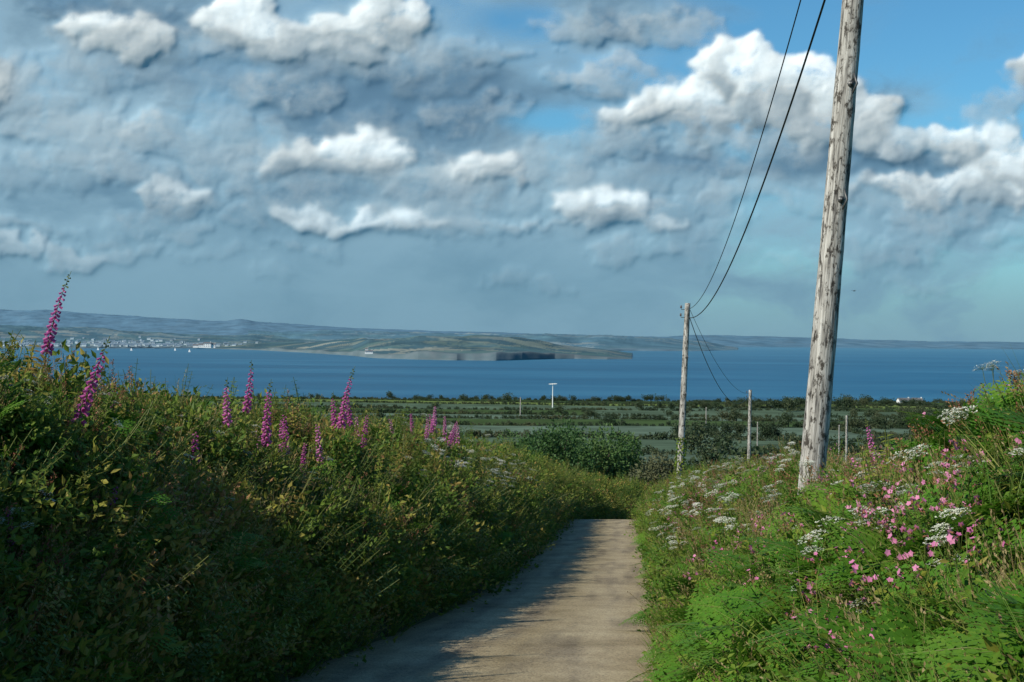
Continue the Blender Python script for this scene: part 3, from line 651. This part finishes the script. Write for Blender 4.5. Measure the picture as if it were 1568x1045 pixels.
for(p,d)in[(201,7200),(268,7400),(150,7300),(290,6900)]:
    mb=MB();mb.add([(-5,0,0),(5,0,0),(6,0,1.4),(-5.5,0,1.4),(-4,1.5,0),(4,1.5,0),(6,0,1.4),(-5,1.5,1.4)],[(0,1,2,3),(5,4,7,6)],0);tube(mb,[(0,.5,0),(0,.5,16)],[.15,.1],5,0)
    mb.add([(.3,.5,2),(-5,.5,2.2),(.2,.5,15.5)],[(0,1,2)],0);mb.add([(.6,.5,2),(5.5,.5,1.8),(.3,.5,14)],[(0,1,2)],0)
    o=mb.obj('sailing_boat',[M['paint']]);o.location=(ux(p)*d,d,seaz(d))
mb=MB();tube(mb,[(-.16,0,0),(-.08,0,.02),(.06,0,.02),(.17,0,.01)],[.008,.035,.04,.01],7,0)
mb.add([(.05,0,.03),(-.05,0,.03),(-.06,.25,.12),(.02,.27,.12),(-.05,.48,.04)],[(0,1,2,3),(3,2,4)],0)
mb.add([(.05,0,.03),(-.05,0,.03),(-.06,-.25,.12),(.02,-.27,.12),(-.05,-.48,.04)],[(1,0,3,2),(2,3,4)],0)
o=mb.obj('seabird',[plain('feather_dark',(.05,.05,.05))]);o.location=(ux(1307)*150,150,4.9);o.rotation_euler=(0,0,.4)
# ------------------------------------------------------------------ clouds: one low-relief cloud field far out over the bay, lit by the sun, with crown and base shading also painted into the albedo
CY=46000.
def pv(px,py): return ux(px),(512+.0105*(px-784)-py)/2178
def blur(a,n):
    for _ in range(n):
        a=np.pad(a,1,'edge');a=(a[1:-1,1:-1]*2+a[:-2,1:-1]+a[2:,1:-1]+a[1:-1,:-2]+a[1:-1,2:])/6
    return a
ug=np.r_[np.linspace(-.75,-.40,60)[:-1],np.linspace(-.40,.40,1080),np.linspace(.40,.75,60)[1:]]
vg=np.r_[np.linspace(-.006,.262,350),np.linspace(.262,.5,60)[1:]]
UU,VV=np.meshgrid(ug,vg)
w1=fbm(UU*15,VV*20,7,.6);w2=fbm(UU*15+40,VV*20,7,.6)
wu=UU+.038*w1+.004*fbm(UU*90,VV*100,3,off=5); wv=VV+.028*w2+.004*fbm(UU*90+8,VV*100,3,off=9)
Hc=np.full(UU.shape,-1.0); Ac=np.full(UU.shape,.28); Oc=np.full(UU.shape,.5)
main=[(170,50,70,45,1,.80,1),(370,40,70,45,1,.88,1),(560,30,80,50,1,.82,1),(480,60,90,45,1,.64,.9),(222,195,40,26,.7,.6,.8),(515,235,100,36,1,.84,1),(570,262,60,20,.8,.6,.9),(262,288,42,24,.8,.72,.8),(560,340,140,24,1,.90,1),(470,325,40,18,.9,.8,.9),(735,262,65,42,1,.70,.95),(925,312,60,38,1,.88,1),(970,343,100,16,.9,.76,.9),
(1130,108,62,52,1.1,.97,1),(1060,160,110,44,1,.90,1),(1200,140,90,58,1.1,.95,1),(1270,170,90,46,1,.82,1),(955,165,55,30,.9,.82,.95),(1120,200,170,26,.8,.6,.9),(925,108,100,24,.8,.54,.8),
(1480,282,140,32,1,.84,1),(1500,215,60,28,.9,.86,1),(1400,215,70,26,.9,.7,.9),(1560,260,60,40,1,.88,1),(1572,110,24,34,1,.85,1),(1360,285,90,26,.8,.6,.8),(50,382,90,18,.8,.66,.8),(180,378,80,16,.7,.5,.7),(30,345,50,12,.7,.56,.7),(800,425,90,13,.6,.5,.6),(975,388,80,17,.7,.54,.6),(1340,385,70,20,.7,.52,.6),(655,272,16,10,.8,.8,1),(782,265,14,12,.8,.76,1),(110,350,60,12,.6,.5,.7),(940,30,110,28,.5,.38,.8),(750,335,110,14,.8,.6,.8),(1090,300,60,22,.6,.5,.7),(-120,120,120,70,.9,.6,1),(1750,150,120,70,1,.6,1)]
crn=random.Random(21); cl=list(main)
for(px,py,rx,ryy,am,alb,op)in main:      # broader grey-white shoulders that tie the bright crowns into banks
    if ryy<20: continue
    for q in range(2):
        x_=px+crn.uniform(-1.1,1.1)*rx; y_=py+crn.uniform(.2,.9)*ryy
        cl.append((x_,y_,rx*crn.uniform(.9,1.5),ryy*crn.uniform(.5,.9),.6,crn.uniform(.40,.58),crn.uniform(.55,.85)))
for(px,py)in[(60,120),(230,110),(330,140),(440,150),(280,60),(100,200),(330,210),(430,290),(660,230),(640,330),(150,250),(380,260),(30,270),(640,120),(720,170),(850,290),(830,250),(1000,260),(1180,300),(1420,330)]:
    cl.append((px,py,crn.uniform(70,120),crn.uniform(20,34),.7,crn.uniform(.34,.50),crn.uniform(.5,.8)))
for k in range(85):
    px=crn.uniform(-120,1250) if k<60 else crn.uniform(900,1650); py=crn.uniform(0,430) if k<60 else crn.uniform(240,430)
    if px>760 and py<90: continue
    if abs(px-850)<110 and abs(py-172)<40: continue
    f=.35+.65*(1-py/440); cl.append((px,py,crn.uniform(60,170)*f,crn.uniform(22,55)*f,.7,crn.uniform(.26,.48),crn.uniform(.3,.75)))
for(px,py,rx,ryy,am,alb,op)in cl:
    u0,v0=pv(px,py);a=rx/2178;b=ryy/2178; n=int(14+rx/3.0)
    for k in range(n):
        tx_=crn.uniform(-1,1); top_=math.sqrt(max(0,1-tx_*tx_)); tyv=crn.uniform(-.55,.75)*top_
        rad=b*crn.uniform(.24,.62)*(.6+.5*top_); cu=u0+a*tx_*.95;cv=v0+b*tyv
        pa=alb if alb<.5 else .38+(alb-.38)*min(1,max(0,.5+.9*tyv+crn.uniform(-.2,.2)))  # sunlit crown and shaded grey base painted into each puff's albedo
        i0,i1=np.searchsorted(ug,[cu-rad*2.2-.04,cu+rad*2.2+.04]);j0,j1=np.searchsorted(vg,[cv-rad*2-.03,cv+rad*2+.03])
        if i1<=i0 or j1<=j0: continue
        w_=wu[j0:j1,i0:i1]-cu; z_=wv[j0:j1,i0:i1]-cv; z_=np.where(z_<0,z_*1.1,z_*1.0); w_=w_/1.4
        q=1-(w_**2+z_**2)/rad**2; hh=np.where(q>0,q*rad*90*am+(min(alb,.7)-.3)*2,q*.5)
        sub=Hc[j0:j1,i0:i1]; mk=hh>sub
        Ac[j0:j1,i0:i1]=np.where(mk&(q>-.3),pa,Ac[j0:j1,i0:i1]); Oc[j0:j1,i0:i1]=np.where(mk&(q>-.3),op,Oc[j0:j1,i0:i1]); Hc[j0:j1,i0:i1]=np.maximum(sub,hh)
al=blur(sstep(-.6,1.6,Hc),11); Ac=blur(Ac,16)*(1+.32*fbm(UU*30,VV*42,5,.55,off=12)); Oc=blur(Oc,30)
bil=billow(wu*30,wv*42,6,.6)
rel=.75*blur(np.maximum(Hc,0),9)+1.1*blur(np.maximum(Hc,0),45)+1.0*bil*sstep(-.2,1.4,Hc)+.4*fbm(UU*14,VV*22,4,.5,off=3)
rel=blur(rel,3)
gx=np.gradient(rel,axis=1)/(np.gradient(UU,axis=1)*CY); gy=np.gradient(rel,axis=0)/(np.gradient(VV,axis=0)*CY)
sl=np.percentile(np.hypot(gx,gy)[al>.5],93); kR=math.tan(math.radians(19))/sl
fray=sstep(-.6,.75,1.7*fbm(UU*38,VV*52,7,.62,off=31)+al*1.5-.6)
vv=sstep(0,.10,VV)
alpha=np.clip(al*fray*Oc,0,1)*(.25+.75*vv)
dist=(1-sstep(0,.17,VV))[...,None]
A_=Ac[...,None]; warm=sstep(.3,.6,A_)
C=A_*(np.array((.84,1.0,1.12))*(1-warm)+np.array((.99,1.0,1.0))*warm)
C=C*(1-.35*dist)+np.array((.28,.38,.45))*.35*dist*(A_/.42)
C=np.minimum(C,.95)
f1=fbm(UU*6+1,VV*13+2,6,.52); f2=fbm(UU*9+5+.5*f1,VV*16+.6*f1,7,.55,off=4)
PX=UU*2178+784+40*f2;PY=512-VV*2178+25*f1
cov=sstep(1150,700,PX)*.9+ .8*sstep(180,330,PY)+.25*f1
def bl(px,py,rx,ryy): return np.exp(-((PX-px)/rx)**2-((PY-py)/ryy)**2)
cov=cov-.9*bl(790,25,90,36)-.9*bl(850,172,95,26)-.5*bl(120,10,60,15)+.6*bl(1020,190,200,60)+.7*bl(940,30,140,40)+.5*bl(1380,150,90,25)+.75*bl(1300,240,260,36)
al2=sstep(-.05,1.05,cov+.9*f2)*.93
al2=np.maximum(al2,.85*sstep(.12,.0,VV))
dark=sstep(-.4,.55,f2+.35*f1+.5*bl(640,150,230,60)+.4*bl(300,120,140,50)+.8*bl(1330,238,200,22)+.5*bl(1100,235,180,20)+.4*bl(560,285,200,16)+.2*bl(300,330,150,30)-.4*bl(150,180,120,80)-.4*bl(1250,320,300,60)-.1)[...,None]  # darker sheet tone, including shade beneath the clouds painted into the colour
c1=np.array((.36,.48,.56));c2=np.array((.13,.215,.30)); C2=c1*(1-dark)+c2*dark
lowz=sstep(.15,.02,VV)[...,None]*.8; C2=C2*(1-lowz)+np.array((.185,.305,.40))*lowz  # horizon haze painted into the low part of the sheet colour
a_=alpha[...,None]; out=1-(1-alpha)*(1-al2)
CC=(C*a_+C2*al2[...,None]*(1-a_))/np.maximum(out[...,None],1e-3)
out=out*sstep(.5,.4,VV)
Yc=CY-rel*kR*(.25+.75*sstep(0,.12,VV))
grid_mesh('sky_clouds',UU*Yc,Yc,VV*Yc-150,M['cloud'],CC,True,out)
# ------------------------------------------------------------------ light
to=Vector((-.76,-.56,.0)).normalized(); el=math.radians(37)
sv=Vector((to.x*math.cos(el),to.y*math.cos(el),math.sin(el)))
sd=bpy.data.lights.new('sun','SUN');sd.energy=5.0;sd.angle=math.radians(.5);sd.color=(1,.93,.79)
so=link(bpy.data.objects.new('sun',sd));so.rotation_euler=(-sv).to_track_quat('-Z','Y').to_euler();so.location=(-50,-30,60)
w=bpy.data.worlds.new('World');scene.world=w;w.use_nodes=True;nt=w.node_tree;nt.nodes.clear()
sk=nt.nodes.new('ShaderNodeTexSky');sk.sky_type='NISHITA';sk.sun_disc=False;sk.sun_elevation=el;sk.sun_rotation=math.atan2(sv.x,sv.y);sk.air_density=1.0;sk.dust_density=.3;sk.ozone_density=2
bg=nt.nodes.new('ShaderNodeBackground');bg.inputs[1].default_value=.10
mx=nt.nodes.new('ShaderNodeMix');mx.data_type='RGBA';mx.blend_type='MULTIPLY';mx.inputs[0].default_value=1;mx.inputs[7].default_value=(.46,.92,1.10,1)
wo=nt.nodes.new('ShaderNodeOutputWorld');nt.links.new(sk.outputs[0],mx.inputs[6]);nt.links.new(mx.outputs[2],bg.inputs[0]);nt.links.new(bg.outputs[0],wo.inputs[0])
# ------------------------------------------------------------------ camera
cd=bpy.data.cameras.new('camera');cam=link(bpy.data.objects.new('camera',cd));cd.lens=50;cd.sensor_width=36;cd.clip_start=.1;cd.clip_end=200000
cam.matrix_world=Matrix.Rotation(math.radians(90-.28),4,'X')@Matrix.Rotation(math.radians(.6),4,'Z')
scene.camera=cam
scene.view_settings.view_transform='Standard';scene.view_settings.look='None';scene.view_settings.exposure=0
